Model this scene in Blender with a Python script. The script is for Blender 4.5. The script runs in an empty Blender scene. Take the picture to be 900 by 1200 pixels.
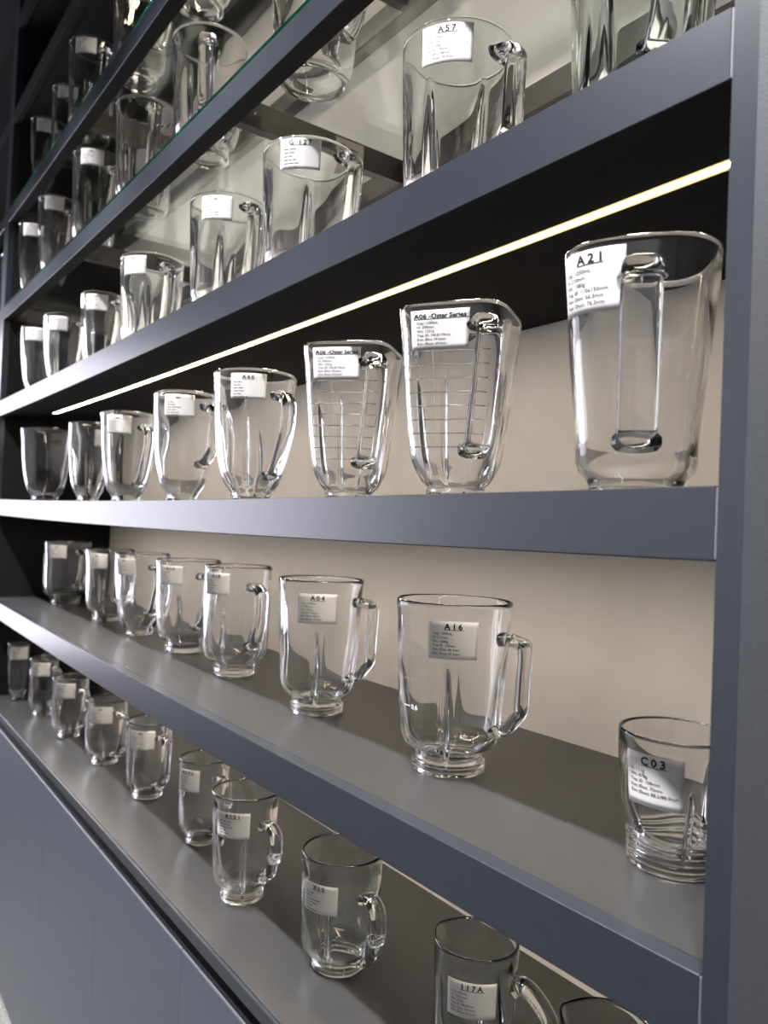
import bpy, math, random
from mathutils import Vector, Matrix
random.seed(4)
R_ = math.radians
sc = bpy.context.scene
COL = sc.collection

# ------------------------------------------------------------------ camera
CAMZ = 1.40
def build_camera():
    f_px, yaw, pit, rol = 899.34, R_(36.711), R_(1.083), R_(2.404)
    f = Vector((-math.cos(yaw), math.sin(yaw), 0)); r = Vector((math.sin(yaw), math.cos(yaw), 0)); u = Vector((0, 0, 1))
    f2 = f*math.cos(pit) + u*math.sin(pit); u2 = u*math.cos(pit) - f*math.sin(pit)
    r3 = r*math.cos(rol) + u2*math.sin(rol); u3 = u2*math.cos(rol) - r*math.sin(rol)
    cd = bpy.data.cameras.new('camera'); co = bpy.data.objects.new('camera', cd); COL.objects.link(co)
    m = Matrix((r3, u3, -f2)).transposed().to_4x4(); m.translation = Vector((0, -0.5, CAMZ))
    co.matrix_world = m
    cd.sensor_fit = 'VERTICAL'; cd.sensor_height = 24.0; cd.lens = f_px/1200*24.0
    cd.clip_start = 0.02; cd.clip_end = 60
    cd.dof.use_dof = True; cd.dof.focus_distance = 0.88; cd.dof.aperture_fstop = 4.2
    sc.camera = co
build_camera()

# ------------------------------------------------------------------ world, lights, exposure
EXPOSURE = 0.10
WORLD = 0.05
WINDOW_W = 165.0           # daylight through the shop window
SPOT_W = 175.0             # each track spotlight
LED_E = 60.0              # emission of the warm light strips
sc.view_settings.view_transform = 'Standard'
sc.view_settings.look = 'None'
sc.view_settings.exposure = EXPOSURE
sc.view_settings.gamma = 1.0
sc.view_settings.use_curve_mapping = False
w = bpy.data.worlds.new('world'); sc.world = w; w.use_nodes = True
w.node_tree.nodes['Background'].inputs[0].default_value = (0.85, 0.9, 1.0, 1)
w.node_tree.nodes['Background'].inputs[1].default_value = WORLD
cy = sc.cycles
cy.max_bounces = 24; cy.transmission_bounces = 20; cy.glossy_bounces = 10; cy.diffuse_bounces = 4
cy.transparent_max_bounces = 24; cy.blur_glossy = 0.3; cy.sample_clamp_indirect = 14.0
cy.use_denoising = True

def area_light(name, loc, rot, sx, sy, energy, col):
    ld = bpy.data.lights.new(name, 'AREA'); ld.shape = 'RECTANGLE'; ld.size = sx; ld.size_y = sy
    ld.energy = energy; ld.color = col
    o = bpy.data.objects.new(name, ld); COL.objects.link(o); o.location = loc; o.rotation_euler = rot
    return o
# daylight entering by the window in the left wall of the shop
WIN = (-4.0, -0.35, 0.25, 2.80)      # y0 y1 z0 z1
area_light('window_daylight', (-6.56, (WIN[0]+WIN[1])/2, (WIN[2]+WIN[3])/2), (0, R_(-90), 0), WIN[3]-WIN[2], WIN[1]-WIN[0], WINDOW_W, (0.90, 0.88, 1.0))

# ------------------------------------------------------------------ materials
def mat(name, col, rough=0.5, spec=0.5, metal=0.0, noise=None, bump=None, em=None):
    m = bpy.data.materials.new(name); m.use_nodes = True
    nt = m.node_tree; b = nt.nodes['Principled BSDF']
    b.inputs['Base Color'].default_value = (*col, 1); b.inputs['Roughness'].default_value = rough
    b.inputs['Specular IOR Level'].default_value = spec; b.inputs['Metallic'].default_value = metal
    if noise or bump:
        tc = nt.nodes.new('ShaderNodeTexCoord'); n = nt.nodes.new('ShaderNodeTexNoise')
        n.inputs['Scale'].default_value = (noise or bump)[0]; n.inputs['Detail'].default_value = 5
        nt.links.new(tc.outputs['Object'], n.inputs['Vector'])
        if noise:
            r = nt.nodes.new('ShaderNodeValToRGB'); a = noise[1]
            r.color_ramp.elements[0].position = 0.3; r.color_ramp.elements[1].position = 0.7
            r.color_ramp.elements[0].color = (*[c*(1-a) for c in col], 1); r.color_ramp.elements[1].color = (*[min(1, c*(1+a)) for c in col], 1)
            nt.links.new(n.outputs['Fac'], r.inputs['Fac']); nt.links.new(r.outputs['Color'], b.inputs['Base Color'])
        if bump:
            n2 = nt.nodes.new('ShaderNodeTexNoise'); n2.inputs['Scale'].default_value = bump[0]; n2.inputs['Detail'].default_value = 3
            nt.links.new(tc.outputs['Object'], n2.inputs['Vector'])
            bp = nt.nodes.new('ShaderNodeBump'); bp.inputs['Strength'].default_value = bump[1]; bp.inputs['Distance'].default_value = 0.001
            nt.links.new(n2.outputs['Fac'], bp.inputs['Height']); nt.links.new(bp.outputs['Normal'], b.inputs['Normal'])
    if em:
        b.inputs['Emission Color'].default_value = (*em[0], 1); b.inputs['Emission Strength'].default_value = em[1]
    return m
def glass(name, col, ior=1.5, rough=0.0):
    m = bpy.data.materials.new(name); m.use_nodes = True
    b = m.node_tree.nodes['Principled BSDF']
    b.inputs['Base Color'].default_value = (*col, 1); b.inputs['Roughness'].default_value = rough
    b.inputs['IOR'].default_value = ior; b.inputs['Transmission Weight'].default_value = 1.0
    return m
def thin_glass(name, col, refl=(0.85, 0.9, 0.88)):
    # flat pane: clear see-through sheet with mirror reflection by angle
    m = bpy.data.materials.new(name); m.use_nodes = True; nt = m.node_tree
    nt.nodes.remove(nt.nodes['Principled BSDF'])
    t = nt.nodes.new('ShaderNodeBsdfTransparent'); t.inputs[0].default_value = (*col, 1)
    g = nt.nodes.new('ShaderNodeBsdfGlossy'); g.inputs['Color'].default_value = (*refl, 1); g.inputs['Roughness'].default_value = 0.0
    ge = nt.nodes.new('ShaderNodeNewGeometry'); dt = nt.nodes.new('ShaderNodeVectorMath'); dt.operation = 'DOT_PRODUCT'
    nt.links.new(ge.outputs['Normal'], dt.inputs[0]); nt.links.new(ge.outputs['Incoming'], dt.inputs[1])
    def mth(op, x, y=None, cl=False):
        n = nt.nodes.new('ShaderNodeMath'); n.operation = op; n.use_clamp = cl
        for i, q in enumerate((x, y)):
            if q is None: continue
            if isinstance(q, float): n.inputs[i].default_value = q
            else: nt.links.new(q, n.inputs[i])
        return n.outputs[0]
    c1 = mth('SUBTRACT', 1.0, mth('ABSOLUTE', dt.outputs['Value']), True)      # Schlick, the same from both sides of a flat sheet
    fac = mth('ADD', mth('MULTIPLY', mth('POWER', c1, 5.0), 0.96), 0.04)
    mx = nt.nodes.new('ShaderNodeMixShader')
    nt.links.new(fac, mx.inputs[0]); nt.links.new(t.outputs[0], mx.inputs[1]); nt.links.new(g.outputs[0], mx.inputs[2])
    nt.links.new(mx.outputs[0], nt.nodes['Material Output'].inputs['Surface'])
    return m
M = dict(
    slate=mat('slate_laminate', (0.024, 0.028, 0.037), 0.29, 0.5, noise=(60, 0.04), bump=(900, 0.06)),
    post=mat('post_laminate', (0.036, 0.039, 0.046), 0.5, 0.4, noise=(400, 0.08), bump=(500, 0.15)),
    board=mat('shelf_laminate', (0.036, 0.036, 0.037), 0.30, 0.5, noise=(40, 0.06), bump=(700, 0.05)),
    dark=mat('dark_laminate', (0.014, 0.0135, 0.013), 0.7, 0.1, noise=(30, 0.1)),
    door=mat('door_laminate', (0.062, 0.073, 0.100), 0.33, 0.5, noise=(25, 0.05), bump=(700, 0.06)),
    edge=mat('edge_banding', (0.13, 0.13, 0.145), 0.35, 0.5),
    groove=mat('groove_black', (0.008, 0.009, 0.012), 0.4, 0.5),
    bronze=mat('bronze_metal', (0.045, 0.038, 0.030), 0.4, 0.5, noise=(20, 0.3)),
    wall=mat('beige_wall', (0.70, 0.64, 0.575), 0.75, 0.2, noise=(8, 0.04), bump=(220, 0.05)),
    roomwall=mat('room_wall', (0.60, 0.60, 0.61), 0.8, 0.2, noise=(3, 0.05)),
    ceil=mat('dark_ceiling', (0.03, 0.03, 0.034), 0.9, 0.1, noise=(5, 0.1)),
    carpet=mat('grey_carpet', (0.20, 0.20, 0.19), 0.95, 0.1, noise=(160, 0.6), bump=(260, 0.8)),
    glass=glass('clear_glass', (1.0, 1.0, 1.0)),
    green_glass=glass('greenish_glass', (0.965, 0.995, 0.98)),
    pane=thin_glass('shelf_glass', (0.98, 0.992, 0.985)),
    pane_edge=glass('glass_edge', (0.02, 0.30, 0.19), 1.3, 0.15),
    paper=mat('label_paper', (0.54, 0.53, 0.53), 0.55, 0.3, noise=(70, 0.015)),
    ink=mat('label_ink', (0.012, 0.012, 0.015), 0.6, 0.2),
    grey_ink=mat('label_small_print', (0.075, 0.075, 0.08), 0.6, 0.2),
    mark=mat('white_marking', (0.75, 0.75, 0.75), 0.6, 0.2),
    card=mat('beige_card', (0.42, 0.38, 0.31), 0.7, 0.2, noise=(50, 0.03)),
    led=mat('led_diffuser', (1, 0.9, 0.6), 0.5, 0.2, em=((1.0, 0.91, 0.78), LED_E)),
    led_fringe=mat('led_glare_fringe', (1, 0.9, 0.6), 0.5, 0.2, em=((1.0, 0.76, 0.22), 1.0)),  # yellow glare around the strip, imitated by weak emission
    alu=mat('led_channel', (0.25, 0.25, 0.25), 0.4, 0.5, 0.6),
    black=mat('black_metal', (0.02, 0.02, 0.02), 0.45, 0.5),
    lamp=mat('lamp_glass', (1, 1, 1), 0.5, 0.2, em=((1, 0.97, 0.93), 3.0)),
)

# ------------------------------------------------------------------ helpers
def mesh_obj(name, verts, faces, m, parent=None, smooth=False):
    me = bpy.data.meshes.new(name); me.from_pydata(verts, [], faces); me.update()
    if smooth:
        me.polygons.foreach_set('use_smooth', [True]*len(me.polygons))
    me.materials.append(m)
    o = bpy.data.objects.new(name, me); COL.objects.link(o)
    if parent: o.parent = parent
    return o
def empty(name, loc, label=None, cat=None, group=None):
    o = bpy.data.objects.new(name, None); COL.objects.link(o); o.location = loc; o.empty_display_size = 0.05
    if label: o['label'] = label
    if cat: o['category'] = cat
    if group: o['group'] = group
    return o
def tag(o, label=None, cat=None, group=None, kind=None):
    for k, v in (('label', label), ('category', cat), ('group', group), ('kind', kind)):
        if v: o[k] = v
    return o
def box(x0, x1, y0, y1, z0, z1, bev=0.0, zf=None, nx=1):
    """box, long edges chamfered in the y-z section; zf(x) bends it (sagging shelf)"""
    b = bev
    if b: sec = [(y0+b, z0), (y1-b, z0), (y1, z0+b), (y1, z1-b), (y1-b, z1), (y0+b, z1), (y0, z1-b), (y0, z0+b)]
    else: sec = [(y0, z0), (y1, z0), (y1, z1), (y0, z1)]
    n = len(sec); V = []; F = []
    for i in range(nx+1):
        x = x0 + (x1-x0)*i/nx; dz = zf(x) if zf else 0
        V += [(x, y, z+dz) for y, z in sec]
    for i in range(nx):
        for k in range(n):
            a = i*n+k; c = i*n+(k+1) % n
            F.append((a, a+n, c+n, c)[::-1])
    F.append(tuple(range(n))[::-1]); F.append(tuple(range(nx*n, nx*n+n)))
    # consistent outward normals
    return V, F
def fix(o):
    import bmesh
    bm = bmesh.new(); bm.from_mesh(o.data); bmesh.ops.recalc_face_normals(bm, faces=bm.faces); bm.to_mesh(o.data); bm.free(); return o
def bx(name, m, parent, x0, x1, y0, y1, z0, z1, bev=0.0, zf=None, nx=1):
    V, F = box(x0, x1, y0, y1, z0, z1, bev, zf, nx)
    if parent: # keep the part's geometry relative to its parent
        px, py, pz = wloc(parent); V = [(a-px, b-py, c-pz) for a, b, c in V]
    return fix(mesh_obj(name, V, F, m, parent))
def wloc(o):
    v = Vector((0, 0, 0))
    while o: v = v + Vector(o.location); o = o.parent
    return v

# ------------------------------------------------------------------ dimensions (metres), z measured from floor
XL, XR = -2.8985, -0.2864       # opening between the posts
DEP = 0.396
SAG = 0.00775
Z = {k: CAMZ + v for k, v in dict(s0=1.0443, s1=0.7073, s2=0.3741, s3=0.0379, s4=-0.2973, s5=-0.6356).items()}
TH = 0.0520
def sag(x):
    t = (x-(XL+XR)/2)/((XR-XL)/2)
    return -SAG*max(0, 1-t*t)
def nosag(x): return 0
Z['sm1'] = CAMZ + 1.3312 + TH
Z['sm2'] = Z['sm1'] + 0.336

# ------------------------------------------------------------------ the room
def structure(name, m, V, F): return tag(fix(mesh_obj(name, V, F, m)), kind='structure')
RX0, RX1, RY0, RY1, RZ = -6.5, 3.2, -4.2, 0.40, 3.5
structure('floor', M['carpet'], *box(RX0-.2, RX1+.2, RY0-.2, RY1+.2, -0.1, 0))
structure('ceiling', M['ceil'], *box(RX0-.2, RX1+.2, RY0-.2, RY1+.2, RZ, RZ+0.1))
structure('wall_back', M['wall'], *box(RX0, RX1, DEP, DEP+0.15, 0, RZ))
structure('wall_front', M['roomwall'], *box(RX0, RX1, RY0-0.15, RY0, 0, RZ))
structure('wall_right', M['roomwall'], *box(RX1, RX1+0.15, RY0, RY1, 0, RZ))
def wall_with_window():
    y0, y1, z0, z1 = WIN; V = []; F = []
    for a in (box(RX0-.15, RX0, RY0, y0, 0, RZ), box(RX0-.15, RX0, y1, RY1, 0, RZ), box(RX0-.15, RX0, y0, y1, 0, z0), box(RX0-.15, RX0, y0, y1, z1, RZ)):
        n = len(V); V += a[0]; F += [tuple(i+n for i in f) for f in a[1]]
    structure('wall_left', M['roomwall'], V, F)
    wdw = tag(empty('window_1', (RX0-0.07, (y0+y1)/2, z0)), kind='structure')
    for y in (y0+.03, y0+(y1-y0)/3, y0+2*(y1-y0)/3, y1-.03):
        bx('window_frame', M['black'], wdw, RX0-.05, RX0, y-.025, y+.025, z0, z1)
    for z in (z0+.025, z1-.025): bx('window_frame', M['black'], wdw, RX0-.05, RX0, y0, y1, z-.025, z+.025)
wall_with_window()

# ------------------------------------------------------------------ track spotlights above the aisle
def track_light():
    y, z = -0.78, 2.92
    tr = empty('lighting_track', (-1.3, y, z+.2), 'long black lighting track hung from the ceiling before the shelves', 'track')
    bx('rail', M['black'], tr, -3.6, 1.2, y-.017, y+.017, z+.19, z+.225)
    for x in (-3.4, -1.2, 1.0): bx('hanger', M['black'], tr, x-.004, x+.004, y-.004, y+.004, z+.22, RZ)
    tgt = Vector((0, 0.10, CAMZ-0.15)); n = 8
    for i in range(n):
        x = -3.3 + 0.6*i
        pos = Vector((x, y, z)); d = (Vector((x, tgt.y, tgt.z))-pos).normalized()
        h = empty('track_spotlight', pos, 'black track spotlight, number %s from the window end' % ['one','two','three','four','five','six','seven','eight'][i], 'spotlight', 'track spotlights above the aisle')
        q = d.to_track_quat('-Z', 'Y')
        V = []; F = []; N = 20
        prof = [(0.0, 0.10), (0.034, 0.10), (0.040, 0.09), (0.040, -0.03), (0.036, -0.03), (0.036, 0.03), (0.0, 0.03)]
        for k in range(N):
            a = 2*math.pi*k/N
            for r, zz in prof: V.append(tuple(q @ Vector((r*math.cos(a), r*math.sin(a), zz))))
        m_ = len(prof)
        for k in range(N):
            for j in range(m_-1):
                a = k*m_+j; c = ((k+1) % N)*m_+j
                F.append((a, c, c+1, a+1))
        fix(mesh_obj('lamp_can', V, F, M['black'], h, True))
        bx('yoke', M['black'], h, x-.006, x+.006, y-.006, y+.006, z+.06, z+.195)
        ld = bpy.data.lights.new('spot_beam', 'SPOT'); ld.energy = SPOT_W; ld.spot_size = R_(67); ld.spot_blend = 0.6
        ld.shadow_soft_size = 0.03; ld.color = (1.0, 0.985, 0.98)
        lo = bpy.data.objects.new('spot_beam', ld); COL.objects.link(lo); lo.parent = h
        lo.rotation_euler = q.to_euler(); lo.location = d*0.035
track_light()
# added fill lamps: they brighten the far wall so the glass reflects more
FILL_W = 120.0
def fill_lamps():
    y, z = -3.35, 3.30
    for i in range(6):
        x = -5.4+1.5*i
        pos = Vector((x, y, z)); d = (Vector((x, RY0, 1.5))-pos).normalized(); q = d.to_track_quat('-Z', 'Y')
        h = empty('fill_lamp', pos, 'added black fill lamp on the far ceiling, number %s from the window' % ['one', 'two', 'three', 'four', 'five', 'six'][i], 'spotlight', 'added fill lamps over the far wall')
        V = []; F = []; N = 16; prof = [(0.0, 0.12), (0.05, 0.12), (0.06, 0.10), (0.06, -0.03), (0.055, -0.03), (0.055, 0.03), (0.0, 0.03)]; m_ = len(prof)
        for k in range(N):
            a = 2*math.pi*k/N
            for r, zz in prof: V.append(tuple(q @ Vector((r*math.cos(a), r*math.sin(a), zz))))
        for k in range(N):
            for j in range(m_-1):
                a = k*m_+j; c = ((k+1) % N)*m_+j
                F.append((a, c, c+1, a+1))
        fix(mesh_obj('lamp_can', V, F, M['black'], h, True))
        bx('stem', M['black'], h, x-.008, x+.008, y-.008, y+.008, z+.05, RZ)
        ld = bpy.data.lights.new('fill_beam', 'SPOT'); ld.energy = FILL_W; ld.spot_size = R_(95); ld.spot_blend = 0.8; ld.shadow_soft_size = 0.05
        lo = bpy.data.objects.new('fill_beam', ld); COL.objects.link(lo); lo.parent = h; lo.rotation_euler = q.to_euler(); lo.location = d*0.035
fill_lamps()

# ------------------------------------------------------------------ wall shelving
def shelving():
    root = empty('display_shelving', ((XL+XR)/2, DEP/2, 0), 'tall slate grey wall shelving with glass and solid shelves', 'shelving')
    P = root; zt = Z['sm2']+TH
    # posts
    bx('post', M['slate'], P, XR, -0.2670, 0.0, DEP, 0.0, zt, 0.0006)
    bx('post', M['post'], P, -0.2665, -0.16, -0.0025, DEP, 0.0, zt, 0.0015)
    bx('post', M['slate'], P, XL-0.072, XL, 0.0, 0.02, 0.0, zt, 0.0008)
    bx('side_panel', M['dark'], P, XL-0.03, XL-0.0004, 0.0205, DEP-.001, Z['s5'], zt)
    # solid shelves
    for k in ('s2', 's3', 's4', 'sm1', 'sm2'):
        f = nosag if k.startswith('sm') else sag
        z = Z[k]
        b = bx('shelf_board', M['board'], P, XL+.0005, XR-.0005, 0.0190, DEP-.001, z-0.030, z, 0.0, f, 24)
        bx('shelf_fascia', M['dark' if k.startswith('sm') else 'slate'], b, XL+.0005, XR-.0022, 0.0, 0.0188, z-TH, z, 0.0006, f, 24)  # top fascias coloured darker to stand in for their unlit height
        bx('underside_shade', M['dark'], b, XL+.001, XR-.003, 0.0008, 0.0190, z-TH-.0005, z-TH-.0001, 0.0, f, 24)  # added dark strip, paints the fascia underside as shaded
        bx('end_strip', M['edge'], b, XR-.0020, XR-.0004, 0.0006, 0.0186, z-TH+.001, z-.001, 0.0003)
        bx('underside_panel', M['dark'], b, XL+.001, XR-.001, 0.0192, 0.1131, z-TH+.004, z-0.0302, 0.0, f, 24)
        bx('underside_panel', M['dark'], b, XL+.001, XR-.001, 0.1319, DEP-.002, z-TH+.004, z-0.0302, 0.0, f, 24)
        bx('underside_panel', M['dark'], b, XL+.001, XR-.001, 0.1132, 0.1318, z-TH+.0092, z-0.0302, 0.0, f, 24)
        if k != 'sm2':
            x0, x1 = (-2.655, XR-.004) if k != 'sm1' else (-2.10, XR-.004)
            ch = bx('led_channel', M['alu'], b, x0, x1, 0.1133, 0.1317, z-TH+.0064, z-TH+.0090, 0.0, f, 24)
            bx('led_strip', M['led'], ch, x0, x1, 0.1178, 0.1272, z-TH+.0042, z-TH+.0062, 0.0, f, 24)
            for ya in (0.1134, 0.1274): bx('glare_fringe', M['led_fringe'], ch, x0, x1, ya, ya+.0042, z-TH+.0042, z-TH+.0062, 0.0, f, 24)  # added glowing edges imitate the strip's glare
    # glass shelves: front and back rails, cross bars, panes
    bars = [-2.032, -1.158]
    for k in ('s0', 's1'):
        z = Z[k]; g = 0.008
        fr = bx('front_rail', M['slate'], P, XL+.0005, XR-.0005, 0.0, 0.030, z-TH, z-g-.0002, 0.0005, sag, 24)
        bx('underside_shade', M['dark'], fr, XL+.001, XR-.001, 0.0008, 0.0298, z-TH-.0005, z-TH-.0001, 0.0, sag, 24)  # added dark strip, painted shade under the rail
        bx('back_rail', M['bronze'], P, XL+.0005, XR-.0005, DEP-.032, DEP-.001, z-TH, z-g-.0002, 0.0005, sag, 24)
        for x in bars + [XL+.012, XR-.012]:
            cb = bx('cross_bar', M['bronze'], P, x-.010, x+.010, 0.0305, DEP-.0325, z-TH+sag(x), z-g-.0002+sag(x), 0.0006)
            for yy in (0.06, 0.33):
                V = []; F = []
                for i in range(10):
                    a = 2*math.pi*i/10
                    V.append((0.0, 0.004*math.cos(a), 0.004*math.sin(a)))
                    V.append((0.0016, 0.003*math.cos(a), 0.003*math.sin(a)))
                for i in range(10): F.append((2*i, 2*((i+1) % 10), 2*((i+1) % 10)+1, 2*i+1))
                F.append(tuple(2*i+1 for i in range(10))); F.append(tuple(2*i for i in range(10)))
                off = Vector((x+.0102, yy, z-.03+sag(x)))-wloc(cb)
                fix(mesh_obj('screw_head', [tuple(Vector(v)+off) for v in V], F, M['bronze'], cb))
        xs = [XL+.0015] + bars + [XR-.0015]
        for i in range(3):
            gp = bx('glass_pane', M['pane'], P, xs[i]+.001, xs[i+1]-.001, 0.0030, DEP-.002, z-g, z, 0.0, sag, 10)
            bx('polished_edge', M['pane_edge'], gp, xs[i]+.001, xs[i+1]-.001, 0.0012, 0.0029, z-g, z, 0.0003, sag, 10)
    # next bay beyond the left post
    nb = empty('display_shelving', (-3.6, DEP/2, 0), 'next bay of grey shelving past the left post', 'shelving')
    xa, xb = -4.30, XL-.0725
    for k in ('s0', 's1', 's2', 's3', 's4'):
        z = Z[k]
        bx('front_rail', M['slate'], nb, xa, xb, 0.0, 0.030, z-TH, z-.0085, 0.0009)
        if k in ('s0', 's1'): bx('glass_pane', M['pane'], nb, xa, xb, 0.003, DEP-.002, z-.008, z)
        else: bx('shelf_board', M['board'], nb, xa, xb, 0.0302, DEP-.002, z-.03, z)
    bx('shade_backing', M['dark'], nb, xa, xb, DEP-.0015, DEP-.0005, Z['s2']+.3, zt)  # added dark sheet stands in for the unlit depth of this bay
    for k in ('sm1', 'sm2'): bx('shelf_board', M['dark'], nb, xa, xb, 0, DEP-.002, Z[k]-TH, Z[k])  # boards coloured dark too, as if unlit
    bx('side_panel', M['dark'], nb, xb+.001, xb+.03, 0.0205, DEP-.001, Z['s5'], zt)
    bx('post', M['slate'], nb, xa-.07, xa-.0005, 0, DEP-.001, 0, zt, 0.001)
shelving()

# counter and base cabinets
def counter():
    z = Z['s5']
    t = empty('countertop', (-1.6, DEP/2, z), 'dark grey counter running under all the shelves above the cabinet doors', 'countertop')
    bx('top_board', M['board'], t, XL+.0005, XR-.0005, 0.0062, DEP-.001, z-.021, z)
    bx('front_edge', M['slate'], t, XL+.0005, XR-.0005, 0.0005, 0.0060, z-.021, z, 0.001)
    ws = 0.4385; names = ['nearest the right post', 'second from the right post', 'third from the right post', 'fourth from the right post', 'fifth from the right post', 'farthest from the right post']
    for i in range(6):
        x1 = -0.2800-ws*i; x0 = x1-ws
        if i == 0: x1 = XR-.0006
        if i == 5: x0 = XL+.0006
        c = empty('base_cabinet', ((x0+x1)/2, DEP/2, 0), 'slate grey base cabinet under the counter, '+names[i], 'cabinet', 'base cabinets under the counter')
        bx('body', M['groove'], c, x0+.0005, x1-.0005, 0.020, DEP-.001, 0.0, z-.0215)
        bx('door', M['door'], c, x0+.0004, x1-.0004, 0.0, 0.0195, 0.006, z-.0465, 0.0008)
        d = c.children[-1]
        bx('door_edge', M['edge'], d, x0+.0012, x1-.0012, 0.0006, 0.0032, z-.0464, z-.0454, 0.0002)
        bx('top_shade', M['groove'], d, x0+.0012, x1-.0012, 0.0034, 0.0194, z-.0464, z-.0456)  # added black strip paints the recess shade onto the door top
        bx('plinth', M['groove'], c, x0+.001, x1-.001, 0.004, 0.0195, 0.0, 0.0055)
counter()

# ------------------------------------------------------------------ glass jars
def interp(P, t):
    for i in range(len(P)-1):
        if t <= P[i+1][0]:
            a, b = P[i], P[i+1]
            if b[0] == a[0]: return b[1]
            h = b[0]-a[0]; s = (t-a[0])/h
            def slope(j):
                if j <= 0 or j >= len(P)-1: return 0 if j <= 0 else (P[-1][1]-P[-2][1])/(P[-1][0]-P[-2][0])
                d0 = (P[j][1]-P[j-1][1])/max(1e-6, P[j][0]-P[j-1][0]); d1 = (P[j+1][1]-P[j][1])/max(1e-6, P[j+1][0]-P[j][0])
                return 0 if d0*d1 <= 0 else 2*d0*d1/(d0+d1)
            m0, m1 = slope(i)*h, slope(i+1)*h
            return (2*s**3-3*s*s+1)*a[1]+(s**3-2*s*s+s)*m0+(-2*s**3+3*s*s)*b[1]+(s**3-s*s)*m1
    return P[-1][1]
PROF = {
 'collar': [(0, .60), (.070, .60), (.080, .575), (.105, .575), (.125, .64), (.17, .80), (.25, .865), (.5, .92), (.90, .975), (.945, .985), (.955, 1.0), (1, 1.0)],
 'barrel': [(0, .60), (.080, .60), (.09, .575), (.105, .58), (.125, .68), (.18, .89), (.27, .955), (.6, .985), (1, 1.0)],
 'tulip': [(0, .47), (.040, .47), (.052, .45), (.075, .50), (.13, .64), (.25, .775), (.45, .885), (.7, .96), (1, 1.0)],
 'straight': [(0, .64), (.085, .64), (.10, .62), (.13, .74), (.19, .90), (.3, .94), (.7, .975), (1, 1.0)],
 'square': [(0, .50), (.028, .50), (.038, .46), (.06, .49), (.10, .61), (.17, .71), (.35, .80), (.7, .915), (1, 1.0)],
 'wide': [(0, .56), (.030, .56), (.036, .52), (.05, .54), (.075, .64), (.12, .735), (.3, .80), (.6, .89), (1, 1.0)],
 'cup': [(0, .765), (.24, .80), (.28, .82), (.5, .93), (.8, .985), (1, 1.0)],
 'mug': [(0, .74), (.06, .80), (.15, .86), (.4, .92), (.7, .965), (1, 1.0)],
 'fluted': [(0, .58), (.07, .58), (.085, .56), (.13, .70), (.22, .85), (.5, .93), (1, 1.0)],
}
COLLAR = {'collar': (.070, 3, .0022), 'barrel': (.080, 2, .0012), 'tulip': (.040, 1, .0008), 'straight': (.085, 2, .0010), 'square': (.028, 1, .0006), 'wide': (.030, 1, .0008), 'cup': (.245, 5, .0018), 'mug': (.04, 1, .0006), 'fluted': (.07, 3, .0015)}
def smooth(a, b, x):
    t = min(1, max(0, (x-a)/(b-a))); return t*t*(3-2*t)
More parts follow.
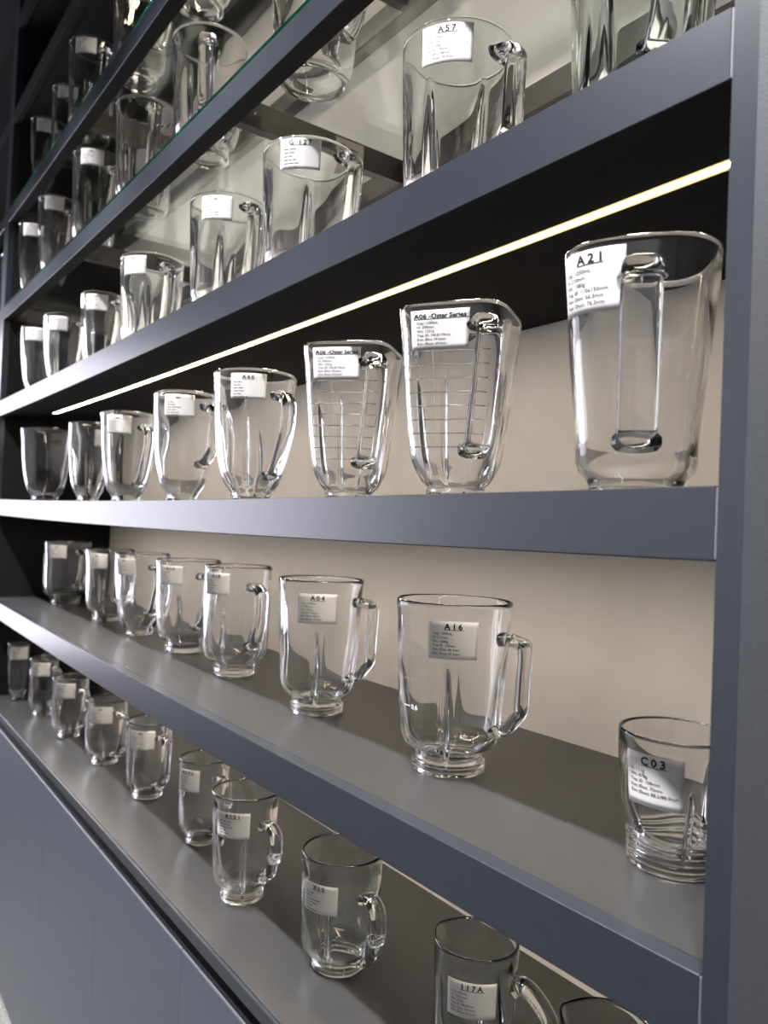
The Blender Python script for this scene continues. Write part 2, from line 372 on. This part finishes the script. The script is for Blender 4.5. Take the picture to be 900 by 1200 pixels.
class Jar:
    def __init__(s, H, R, style, n=2.0, corner=0.0, ribs=None, flutes=0, spout=None, wall=0.005):
        s.H, s.R, s.style, s.n, s.corner, s.ribs, s.flutes, s.spout, s.wall = H, R, style, n, corner, ribs or [], flutes, spout, wall
    def out(s, th, z, ribs=True):
        t = z/s.H; r = interp(PROF[s.style], t)*s.R
        c = COLLAR[s.style]
        if t < c[0]: r += c[2]*math.cos(2*math.pi*c[1]*t/c[0])*-1
        if s.n != 2.0:
            a = th-s.corner+math.pi/4
            q = (abs(math.cos(a))**s.n+abs(math.sin(a))**s.n)**(-1/s.n)
            k = smooth(.05, .22, t)
            r *= 1+(q*0.925-1)*k
        if s.flutes:
            k = smooth(.1, .25, t)*(1-.7*smooth(.75, .95, t))
            r *= 1-0.055*k*(abs(math.sin(s.flutes*th/2)))
        if s.spout is not None:
            d = (th-s.spout+math.pi) % (2*math.pi)-math.pi
            r += 0.0045*math.exp(-(d/0.30)**2)*smooth(.80, 1.0, t)
        if ribs:
            r -= 0.0006*s.ribk(th, t)
        return r
    def ribk(s, th, t):
        v = 0
        for a in s.ribs:
            d = (th-a+math.pi) % (2*math.pi)-math.pi
            wd = 0.075*(1.25-t)
            v += math.exp(-(d/wd)**2)
        return v*smooth(.09, .14, t)*(1-smooth(.52, .70, t))
    def inn(s, th, z):
        t = z/s.H
        w = s.wall+0.0035*(1-smooth(.10, .22, t))-0.0014*smooth(.80, .98, t)
        wv = 0.00035*(math.sin(3*th+9*t+s.R*900)+math.sin(5*th-7*t+s.H*700)+.6*math.sin(14*t+2*th+s.R*500))*smooth(.08, .2, t)*(1-smooth(.88, .97, t))
        return s.out(th, max(z, s.H*.02), False)-w-0.0075*s.ribk(th, t)+wv
    def mesh(s, N):
        H = s.H; c = COLLAR[s.style][0]
        nz = 30 if N > 60 else 20
        zs = [H*c*i/40 for i in range(41)] if N > 60 else [H*c*i/6 for i in range(7)]
        zs += [H*(c+(1-c)*((i+1)/nz)) for i in range(nz)]
        e = 0.0022
        zo = [e]+[z for z in zs if z > e*1.5 and z < H-e*1.3]+[H-e]
        zi = [H-e]+[H*(.97-.97*i/(nz)) for i in range(nz) if H*(.97-.97*i/nz) > 0.004]+[e]
        rings = [('o', z, 0) for z in zo]
        top = [('t', H-e*.3, .22), ('t', H, .5), ('t', H-e*.3, .78)]
        rings += top + [('i', z, 0) for z in zi] + [('b', e*.3, .78), ('b', 0, .5), ('b', e*.3, .22)]
        V = []; F = []
        ths = [2*math.pi*k/N for k in range(N)]
        for kind, z, f in rings:
            for th in ths:
                if kind == 'o': r = s.out(th, z)
                elif kind == 'i': r = s.inn(th, z)
                elif kind == 't': r = s.out(th, H-e)*(1-f)+s.inn(th, H-e)*f
                else: r = s.out(th, e)*(1-f)+s.inn(th, e)*f
                V.append((r*math.cos(th), r*math.sin(th), z))
        n = len(rings)
        for i in range(n):
            j = (i+1) % n
            for k in range(N):
                k2 = (k+1) % N
                F.append((i*N+k, i*N+k2, j*N+k2, j*N+k))
        return V, F
def sweep(pts, w, t, N=14, sub=5):
    """rounded bar through (rho, z) points in the plane y=0; w across, t in plane"""
    P = []
    n = len(pts)
    for i in range(n-1):
        p0, p1, p2, p3 = [Vector((*pts[max(0, min(n-1, i+d))], 0)) for d in (-1, 0, 1, 2)]
        for k in range(sub):
            s = k/sub
            P.append(0.5*((2*p1)+(p2-p0)*s+(2*p0-5*p1+4*p2-p3)*s*s+(3*p1-p0-3*p2+p3)*s**3))
    P.append(Vector((*pts[-1], 0)))
    V = []; F = []
    for i, p in enumerate(P):
        d = (P[min(i+1, len(P)-1)]-P[max(0, i-1)]).normalized(); nn = Vector((-d.y, d.x, 0))
        e = 1.0+0.25*max(0, 1-i/3)+0.25*max(0, 1-(len(P)-1-i)/3)
        for k in range(N):
            a = 2*math.pi*k/N; ca, sa = math.cos(a), math.sin(a)
            q = (abs(ca)**3+abs(sa)**3)**(-1/3)
            o = nn*(t/2*ca*q*e)
            V.append((p.x+o.x, w/2*sa*q*e, p.y+o.y))
    m = len(P)
    for i in range(m-1):
        for k in range(N):
            k2 = (k+1) % N
            F.append((i*N+k, i*N+k2, (i+1)*N+k2, (i+1)*N+k))
    F.append(tuple(range(N))); F.append(tuple(range((m-1)*N, m*N)))
    return V, F
def text_mesh(body, size, bold=0.0, spacing=1.0, line=1.0):
    cu = bpy.data.curves.new('txt', 'FONT'); cu.body = body; cu.size = size; cu.offset = bold; cu.resolution_u = 2
    cu.space_character = spacing; cu.space_line = line
    o = bpy.data.objects.new('txt', cu); COL.objects.link(o)
    bpy.context.view_layer.update()
    me = bpy.data.meshes.new_from_object(o.evaluated_get(bpy.context.evaluated_depsgraph_get()))
    V = [tuple(v.co) for v in me.vertices]; F = [tuple(p.vertices) for p in me.polygons]
    bpy.data.objects.remove(o); bpy.data.curves.remove(cu); bpy.data.meshes.remove(me)
    return V, F
def place_on(j, V, th0, z0, off):
    R0 = j.out(th0, z0)
    out = []
    for x, y in [(v[0], v[1]) for v in V]:
        th = th0+x/R0; z = z0+y; r = j.out(th, min(z, j.H))+off
        out.append((r*math.cos(th), r*math.sin(th), z))
    return out
def label(j, parent, th0, title, lines, W=0.060, Hh=0.044, drop=0.010, tilt=0.0, bold=True, bar_rows=6, title_bar=True):
    zc = j.H-drop-Hh
    nu, nv = 16, 8
    def grid(off):
        G = []
        for a in range(nv+1):
            for b in range(nu+1):
                G.append((W*(b/nu-.5), Hh*a/nv))
        ct, st = math.cos(tilt), math.sin(tilt)
        return place_on(j, [(x*ct-(y-Hh/2)*st, x*st+(y-Hh/2)*ct+Hh/2) for x, y in G], th0, zc, off)
    A, B = grid(0.0006), grid(0.0009); n = len(A); F = []
    for a in range(nv):
        for b in range(nu):
            q = (a*(nu+1)+b, a*(nu+1)+b+1, (a+1)*(nu+1)+b+1, (a+1)*(nu+1)+b)
            F.append(tuple(i+n for i in q)); F.append(q[::-1])
    edge = [b for b in range(nu)] + [(a*(nu+1)+nu) for a in range(nv)] + [nv*(nu+1)+b for b in range(nu, 0, -1)] + [a*(nu+1) for a in range(nv, 0, -1)]
    for i in range(len(edge)):
        e0, e1 = edge[i], edge[(i+1) % len(edge)]; F.append((e0, e1, e1+n, e0+n))
    pl = mesh_obj('paper_label', A+B, F, M['paper'], parent, True)
    def put(name, V, F, m, x0, y0):
        ct, st = math.cos(tilt), math.sin(tilt)
        q = [(v[0]+x0-W/2, v[1]+y0-Hh/2) for v in V]
        q = [(x*ct-y*st, x*st+y*ct+Hh/2) for x, y in q]
        return mesh_obj(name, place_on(j, q, th0, zc, 0.00115), F, m, pl)
    def quad(x0, y0, w, h, k=8):
        V = []; F = []
        for i in range(k+1): V += [(x0+w*i/k, y0), (x0+w*i/k, y0+h)]
        for i in range(k): F.append((2*i, 2*i+2, 2*i+3, 2*i+1))
        return V, F
    if title:
        s = Hh*.215 if len(title) < 8 else Hh*.20
        V, F = text_mesh(title, s, s*.03, 1.45 if len(title) < 8 else 1.0)
        w = max(v[0] for v in V); x0 = (W-w)/2 if len(title) < 8 else W*.05
        sc_ = min(1.0, W*.9/w); V = [(v[0]*sc_, v[1]*sc_, 0) for v in V]; w *= sc_
        put('print_title', V, F, M['ink'], x0, Hh*.79)
        V, F = quad(0, 0, w*1.06, Hh*.014); put('underline', V, F, M['ink'], x0, Hh*.765)
    elif title_bar:
        V = []; F = []
        for k in range(3):
            v, f = quad(k*W*.05, 0, W*.033, Hh*.10, 1); F += [tuple(i+len(V) for i in q) for q in f]; V += v
        put('print_title', V, F, M['grey_ink'], W*.40, Hh*.80)
    if lines:
        s = Hh*.094
        V, F = text_mesh('\n'.join(lines), s, s*.012, 1.0, 1.12)
        w = max(v[0] for v in V); sc_ = min(1.0, W*.86/w); V = [(v[0]*sc_, v[1], 0) for v in V]
        put('small_print', V, F, M['grey_ink'], W*.09, Hh*.645)
    elif bar_rows:
        V = []; F = []
        for k in range(bar_rows):
            x = 0
            for q_ in range(random.randint(2, 3)):
                wq = W*random.uniform(.07, .16)
                v, f = quad(x, -k*Hh*.115, wq, Hh*.032, 2); F += [tuple(i+len(V) for i in q) for q in f]; V += v; x += wq+W*.025
        put('small_print', V, F, M['grey_ink'], W*.09, Hh*.63)
    return pl

def lines(cap, h, wt, top, ri, re_):
    L = []
    if cap: L.append('Cap: %smL' % cap)
    L += ['H: %smm' % h, 'Wt: %sg' % wt, 'Top \u00d8: %smm' % top, 'Rim \u00d8int: %smm' % ri, 'Rim \u00d8ext: %smm' % re_]
    return L
TXT = {
 'A16': ('A16', lines('1500', '211', '1600', '129', '68.3', '87.6')),
 'A04': ('A04', lines('1500', '206', '1451', '125', '69', '77.8')),
 'A18': ('A18', None),
 'A14': ('A14', None),
 'C03': ('C03', ['H: 111g', 'Wt: 478g', 'Top \u00d8: 108mm', 'Rim \u00d8int: 70mm', 'Rim \u00d8ext: 88.5/88.9mm']),
 'A21': ('A21', lines('1250', '210', '1380', '110x150', '56.3', '76.3')),
 'A06': ('A06 -Oster Series', lines('1250', '200', '1221', '144.8/174', '59.6', '69.0')),
 'A60': ('A60', None),
 'A57': ('A57', lines('1500', '205', '1300', '130', '86', '78.6')),
 'G127': ('G 127', None),
 '117A': ('117A', lines('450', '156.5', '672', '88.66', '54.5', '60.6')),
 'X10': ('X10', None),
 'A121': ('A121', None),
 'A103': ('A103', None),
}
# key, shelf, x, y, H, R, style, options, label rel angle, text, handle (rel angle, top, bottom, reach, width), description
J = []
def add(*a, **k): J.append((a, k))
SH = {'s0': 'upper glass shelf', 's1': 'lower glass shelf', 's2': 'shelf above the light strip', 's3': 'shelf under the light strip', 's4': 'shelf below the middle shelf', 's5': 'counter'}
# --- shelf s4
add('s4', -0.404, 0.150, 0.122, 0.0525, 'cup', 'squat glass cup with a ringed base beside the right post', lab=(-22, 'C03'), ribs=[18, 138, 258], lw=.050, lh=.046, drop=.014)
add('s4', -0.726, 0.159, 0.213, 0.0735, 'collar', 'large glass jug with square handle, tallest beside the squat cup', lab=(0, 'A16'), han=(60, .80, .27, .030, .020, 'square'), ribs=[-6, 84, 174, 264], lw=.058, lh=.045, drop=.020, marks=True)
add('s4', -1.062, 0.171, 0.215, 0.0695, 'collar', 'glass jug with curved side handle, third from the right post', lab=(-4, 'A04'), han=(60, .84, .28, .030, .019, 'square'), ribs=[-5, 85, 175, 265], lw=.062, lh=.046, drop=.020)
add('s4', -1.394, 0.185, 0.215, 0.0665, 'barrel', 'barrel-sided glass jug with front handle, fourth from the right post', lab=(-38, 'A18'), han=(27, .82, .30, .036, .020, 'curve'), ribs=[-30, 60, 150, 240], drop=.012)
add('s4', -1.683, 0.201, 0.210, 0.0740, 'collar', 'wide glass jug with hooked handle, fifth from the right post', lab=(-32, 'A14'), han=(25, .84, .30, .036, .020, 'square'), ribs=[-20, 70, 160, 250], drop=.012)
add('s4', -1.953, 0.189, 0.210, 0.0690, 'tulip', 'tapering glass jug, sixth from the right post', lab=(-40, None), han=(25, .84, .30, .036, .020, 'curve'), flutes=10)
add('s4', -2.241, 0.195, 0.206, 0.0680, 'collar', 'glass jug half hidden by its neighbours, seventh from the right post', lab=(-30, None), han=(25, .84, .30, .036, .020, 'curve'), ribs=[-20, 70, 160, 250])
add('s4', -2.655, 0.184, 0.208, 0.0740, 'barrel', 'glass jug standing alone at the dark left end', lab=(-25, None), han=(27, .84, .30, .036, .020, 'curve'), flutes=14)
# --- counter s5
add('s5', -0.470, 0.150, 0.156, 0.0440, 'barrel', 'glass jug showing only its spouted rim at the frame bottom', han=(60, .82, .3, .03, .016, 'curve'), spout=-110, drop=.03)
add('s5', -0.654, 0.150, 0.157, 0.0500, 'straight', 'green-tinted glass jug with lip and large looped handle, beside the lone rim', lab=(-4, '117A'), han=(72, .72, .15, .044, .016, 'loop'), spout=-118, green=True, lw=.056, lh=.040, drop=.026, ribs=[10, 130, 250])
add('s5', -0.924, 0.140, 0.166, 0.0590, 'straight', 'green-rimmed glass jug with rounded handle, third from the right post', lab=(-32, 'X10'), han=(38, .70, .16, .030, .018, 'curve'), green=True, lw=.056, lh=.040, drop=.030, ribs=[-20, 100, 220])
add('s5', -1.180, 0.113, 0.181, 0.0570, 'collar', 'clear glass jug with wavy lip, fourth from the right post', lab=(-22, 'A121'), han=(38, .74, .26, .032, .017, 'curve'), spout=120, lw=.058, lh=.042, drop=.022, ribs=[0, 90, 180, 270])
add('s5', -1.426, 0.147, 0.166, 0.0490, 'straight', 'narrow glass jug partly behind the wavy-lipped jug', lab=(-40, 'A103'), han=(34, .80, .25, .028, .016, 'curve'), drop=.014, lw=.050)
add('s5', -1.721, 0.143, 0.173, 0.0525, 'straight', 'glass jug with straight square handle, sixth from the right post', lab=(-20, None), han=(28, .82, .20, .030, .018, 'square'), flutes=12, drop=.014)
add('s5', -2.007, 0.133, 0.164, 0.0515, 'straight', 'short glass jug with upright handle, seventh from the right post', lab=(-15, None), han=(32, .82, .18, .030, .018, 'square'), ribs=[-10, 80, 170, 260])
add('s5', -2.286, 0.116, 0.172, 0.0490, 'barrel', 'glass jug with small looped handle, eighth from the right post', lab=(-18, None), han=(32, .80, .25, .030, .017, 'curve'), ribs=[0, 90, 180, 270])
add('s5', -2.564, 0.108, 0.182, 0.0430, 'straight', 'slim glass jug, second from the dark left end', lab=(-15, None), han=(38, .82, .25, .030, .017, 'curve'), flutes=10)
add('s5', -2.809, 0.085, 0.195, 0.0385, 'tulip', 'slim footed glass jar at the dark left end', lab=(0, None))
# --- shelf s3
add('s3', -0.413, 0.084, 0.210, 0.0720, 'wide', 'large wide-mouthed jar with thick upright handle beside the right post', lab=(-37, 'A21'), han=(0, .86, .20, .030, .024, 'upright'), n=2.9, corner=40, lw=.060, lh=.052, drop=.008)
add('s3', -0.653, 0.087, 0.210, 0.0670, 'square', 'square tapered jar with measuring lines, nearer of the two alike', lab=(-22, 'A06'), han=(18, .88, .24, .028, .021, 'upright'), n=5.0, corner=28, lw=.058, lh=.042, drop=.009, grads=True, ribs=[-20, 70, 160, 250])
add('s3', -0.884, 0.097, 0.210, 0.0670, 'square', 'square tapered jar with measuring lines, farther of the two alike', lab=(-22, 'A06'), han=(18, .88, .24, .028, .021, 'upright'), n=5.0, corner=28, lw=.058, lh=.042, drop=.009, grads=True, ribs=[-20, 70, 160, 250])
add('s3', -1.148, 0.080, 0.210, 0.0680, 'tulip', 'tulip-shaped glass jar with bowed handle beside the square jars', lab=(-10, 'A60'), han=(34, .80, .20, .030, .019, 'curve'), ribs=[-12, 48, 108, 168, 228, 288], lw=.056, lh=.040, drop=.010)
add('s3', -1.428, 0.074, 0.210, 0.0610, 'tulip', 'narrow footed glass jar with hooked handle, fifth from the right post', lab=(-12, None), han=(38, .86, .34, .030, .018, 'square'), drop=.010)
add('s3', -1.815, 0.092, 0.210, 0.0650, 'tulip', 'fluted glass jar with slanted handle, sixth from the right post', lab=(-22, None), han=(30, .82, .20, .030, .018, 'curve'), flutes=12, drop=.012)
add('s3', -2.117, 0.090, 0.210, 0.0560, 'tulip', 'footed glass jar mostly behind its fluted neighbour', lab=(40, None), ribs=[0, 60, 120, 180, 240, 300], drop=.020)
add('s3', -2.610, 0.094, 0.228, 0.0800, 'tulip', 'broad many-sided glass jar at the left end near the strip end', flutes=9)
# --- shelf s2
add('s2', -0.450, 0.120, 0.235, 0.0700, 'mug', 'thick-walled glass jar cut off above beside the right post', han=(15, .85, .25, .034, .024, 'curve'), wall=.006, ribs=[-30, 60, 150, 240], green=True)
add('s2', -0.707, 0.112, 0.216, 0.0690, 'mug', 'broad scalloped glass mug, second from the right post', lab=(-12, 'A57'), han=(45, .84, .25, .026, .022, 'square'), ribs=[-30, 30, 90, 150, 210, 270], lw=.060, lh=.045, drop=.008)
add('s2', -1.058, 0.112, 0.215, 0.0740, 'mug', 'flared glass jar with curling handle below the cross bar', lab=(-12, 'G127'), han=(42, .88, .22, .032, .020, 'curve'), ribs=[0, 90, 180, 270], lw=.062, lh=.046, drop=.006)
add('s2', -1.318, 0.095, 0.214, 0.0700, 'mug', 'flared glass jar with slim rib, fourth from the right post', lab=(-18, None), han=(28, .88, .22, .030, .020, 'curve'), ribs=[-12, 78, 168, 258], drop=.010)
add('s2', -1.729, 0.100, 0.216, 0.0700, 'mug', 'wide glass mug with ribbed sides, fifth from the right post', lab=(-34, None), han=(22, .86, .22, .032, .020, 'curve'), ribs=[-10, 50, 110, 170, 230, 290], drop=.010)
add('s2', -2.100, 0.097, 0.216, 0.0530, 'tulip', 'narrow glass jar with big paper tag, sixth from the right post', lab=(-15, None), han=(35, .86, .22, .028, .016, 'curve'), flutes=10, drop=.010)
add('s2', -2.410, 0.082, 0.214, 0.0600, 'tulip', 'curved glass jar, second from the dark left end', lab=(-20, None), han=(38, .86, .22, .028, .016, 'curve'), flutes=10, drop=.012)
add('s2', -2.666, 0.067, 0.222, 0.0550, 'tulip', 'curved glass jar nearest the dark left end', lab=(-18, None), ribs=[0, 90, 180, 270], drop=.010)
# --- glass shelf s1
add('s1', -1.059, 0.112, 0.221, 0.0730, 'mug', 'thick glass jar seen by its base from below, cut off above', han=(45, .85, .25, .03, .02, 'curve'), wall=.006)
add('s1', -1.413, 0.084, 0.226, 0.0720, 'collar', 'tall rounded glass jar with blunt handle, beside the cut-off jar', han=(-4, .84, .28, .03, .022, 'upright'), ribs=[-40, 50, 140, 230], wall=.005)
add('s1', -1.772, 0.084, 0.245, 0.0700, 'mug', 'heavily fluted glass jar with knobbed handle in the row middle', han=(10, .88, .25, .03, .018, 'curve'), flutes=18)
add('s1', -2.122, 0.072, 0.258, 0.0600, 'mug', 'tall straight glass jar with white tag, third from the left end', lab=(-12, None), han=(32, .80, .25, .03, .018, 'curve'), ribs=[-20, 70, 160, 250], lw=.058, drop=.006)
add('s1', -2.513, 0.069, 0.258, 0.0560, 'tulip', 'tulip glass jar with white tag, second from the left end', lab=(-12, None), han=(30, .80, .25, .03, .018, 'curve'), ribs=[0, 90, 180, 270], lw=.056, drop=.006)
add('s1', -2.769, 0.058, 0.250, 0.0490, 'tulip', 'slim glass jar with white tag touching the left end', lab=(-12, None), flutes=8, lw=.052, drop=.008)
# --- glass shelf s0
add('s0', -1.491, 0.092, 0.218, 0.0720, 'collar', 'ring-collared glass jar cut off by the frame top', han=(60, .8, .3, .03, .02, 'curve'), wall=.005)
add('s0', -1.841, 0.084, 0.246, 0.0710, 'fluted', 'gold-lit glass jar with fluted sides, cut off above', han=(40, .85, .3, .03, .018, 'curve'), flutes=26)
add('s0', -2.222, 0.077, 0.265, 0.0650, 'mug', 'dark-looking glass jar with tag and bright handle, third from the left end', lab=(-20, None), han=(22, .86, .25, .03, .018, 'square'), ribs=[-10, 80, 170, 260], lw=.056, drop=.008)
add('s0', -2.420, 0.067, 0.222, 0.0500, 'straight', 'small glass jar with tall pale tag, second from the left end', lab=(-12, None), lw=.052, lh=.034, drop=.008)
add('s0', -2.676, 0.058, 0.229, 0.0460, 'tulip', 'small dark glass jar with grey tag at the left end', lab=(-5, None), han=(35, .8, .25, .028, .016, 'curve'), lw=.050, drop=.010)
# --- one jar of the next bay
add('s1', -3.10, 0.075, 0.235, 0.0600, 'mug', 'glass jar glimpsed past the left post', flutes=10, nosag=True)

def handle_path(kind, j, th, zt_, zb, reach):
    H = j.H; r = lambda f: j.out(th, f*H, False)-.0012
    zt2, zb2 = zt_*H, zb*H; rt, rb = r(zt_), r(zb); rm = max(rt, rb)
    if kind == 'square':
        return [(rt, zt2), (rt+.010, zt2+.001), (rt+reach-.012, zt2-.001), (rt+reach-.002, zt2-.004), (rt+reach, zt2-.014), (rt+reach-.001, zt2-.04), (rt+reach-.002, zb2+.045), (rt+reach-.003, zb2+.030), (rt+reach-.009, zb2+.020), (rb+.016, zb2+.006), (rb, zb2)]
    if kind == 'upright':
        rc = rt+.020
        return [(rt, zt2-.004), (rt+.008, zt2), (rc-.002, zt2-.002), (rc+.003, zt2-.014), (rc-.001, zt2-.045), (rc-.012, zb2+.045), (rc-.018, zb2+.016), (rb+.010, zb2+.004), (rb, zb2)]
    if kind == 'loop':
        return [(rt, zt2), (rt+.010, zt2+.004), (rt+reach*.6, zt2-.006), (rt+reach, zt2-.030), (rt+reach*.97, zt2-.060), (rt+reach*.6, zb2+.012), (rb+.008, zb2), (rb, zb2)]
    return [(rt, zt2), (rt+.010, zt2+.003), (rt+reach-.007, zt2-.003), (rt+reach, zt2-.018), (rt+reach-.002, zt2-.050), (rt*.45+rb*.55+reach-.003, zb2+.045), (rb+reach*.72, zb2+.014), (rb+.010, zb2+.001), (rb, zb2)]
count = {}
def build_jar(shelf, x, y, H, R, style, desc, lab=None, han=None, ribs=None, flutes=0, spout=None, n=2.0, corner=0, green=False, lw=.056, lh=.042, drop=.012, wall=.005, marks=False, grads=False, nosag=False):
    cam = math.atan2(-0.5-y, -x)
    j = Jar(H, R, style, n, cam+R_(corner), [cam+R_(a) for a in (ribs or [])], flutes, None if spout is None else cam+R_(spout), wall)
    z = Z[shelf] + (0 if nosag or shelf == 's5' else sag(x)) + 0.0003
    near = x > -1.35
    gm = M['green_glass'] if green else M['glass']
    root = empty('blender_jar', (x, y, z), desc + {'s0': ', top glass shelf', 's1': ', lower glass shelf', 's2': ', above the light strip', 's3': ', under the light strip', 's4': ', shelf above counter', 's5': ', on counter'}[shelf], 'glass jar', 'glass blender jars on the shelves')
    V, F = j.mesh(132 if near else 60)
    body = mesh_obj('body', V, F, gm, root, True); fix(body)
    if han:
        rel, zt_, zb, reach, wd, kind = han
        th = cam+R_(rel)
        wd *= 1.35
        V, F = sweep(handle_path(kind, j, th, zt_, zb, reach), wd, wd*(.52 if kind != 'loop' else .75), 16 if near else 10, 5 if near else 3)
        c, s = math.cos(th), math.sin(th)
        V = [(a*c-b*s, a*s+b*c, d) for a, b, d in V]
        fix(mesh_obj('handle', V, F, gm, root, True))
    if lab:
        t = TXT.get(lab[1]) if lab[1] else (None, None)
        label(j, root, cam+R_(lab[0]), t[0], t[1], lw, lh, drop)
    if marks:
        for k, tx in enumerate(('0.6', '0.9', '1.2', '1.5')):
            zc = H*(.40+.155*k)
            V, F = text_mesh(tx, .0085, .0001)
            th = cam-R_(52)
            mesh_obj('volume_number', place_on(j, [(v[0]+.008, v[1]-.003) for v in V], th, zc, .0003), F, M['mark'], body)
            V = []; F = []
            for i in range(5): V += [(-.006+.012*i/4, -.0005), (-.006+.012*i/4, .0005)]
            for i in range(4): F.append((2*i, 2*i+2, 2*i+3, 2*i+1))
            mesh_obj('graduation_mark', place_on(j, V, th, zc, .0003), F, M['mark'], body)
    if grads:
        for k in range(10):
            zc = H*(.26+.07*k)
            a0, a1 = cam-R_(62), cam+R_(24)
            V = []; F = []; N = 24
            for i in range(N+1):
                th = a0+(a1-a0)*i/N
                for dr, dz in ((-.0002, -.0006), (.0007, 0), (-.0002, .0006)):
                    r = j.out(th, zc)+dr; V.append((r*math.cos(th), r*math.sin(th), zc+dz))
            for i in range(N):
                for q in range(3):
                    q2 = (q+1) % 3
                    F.append((3*i+q, 3*i+q2, 3*i+3+q2, 3*i+3+q))
            F.append((0, 1, 2)); F.append((3*N, 3*N+1, 3*N+2))
            fix(mesh_obj('graduation_line', V, F, gm, body, True))
for a, k in J: build_jar(*a, **k)

# a small printed card tied to the cross bar behind the flared jar
def tag_card():
    x = -1.158+.0106; y, z = 0.245, Z['s1']-0.045
    c = empty('paper_card', (x, y, z), 'small beige printed card stuck on the dark cross bar', 'card')
    bx('card_sheet', M['card'], c, x, x+.0006, y-.030, y+.030, z-.040, z+.026)
    V = []; F = []
    for k, (u, v, w_, h) in enumerate(((-.022, .012, .012, .004), (-.004, .010, .022, .002), (-.022, .002, .03, .002), (-.022, -.012, .018, .002))):
        V += [(.0009, u, v), (.0009, u+w_, v), (.0009, u+w_, v+h), (.0009, u, v+h)]; F.append(tuple(range(4*k, 4*k+4)))
    mesh_obj('card_print', V, F, M['ink'], c)
tag_card()
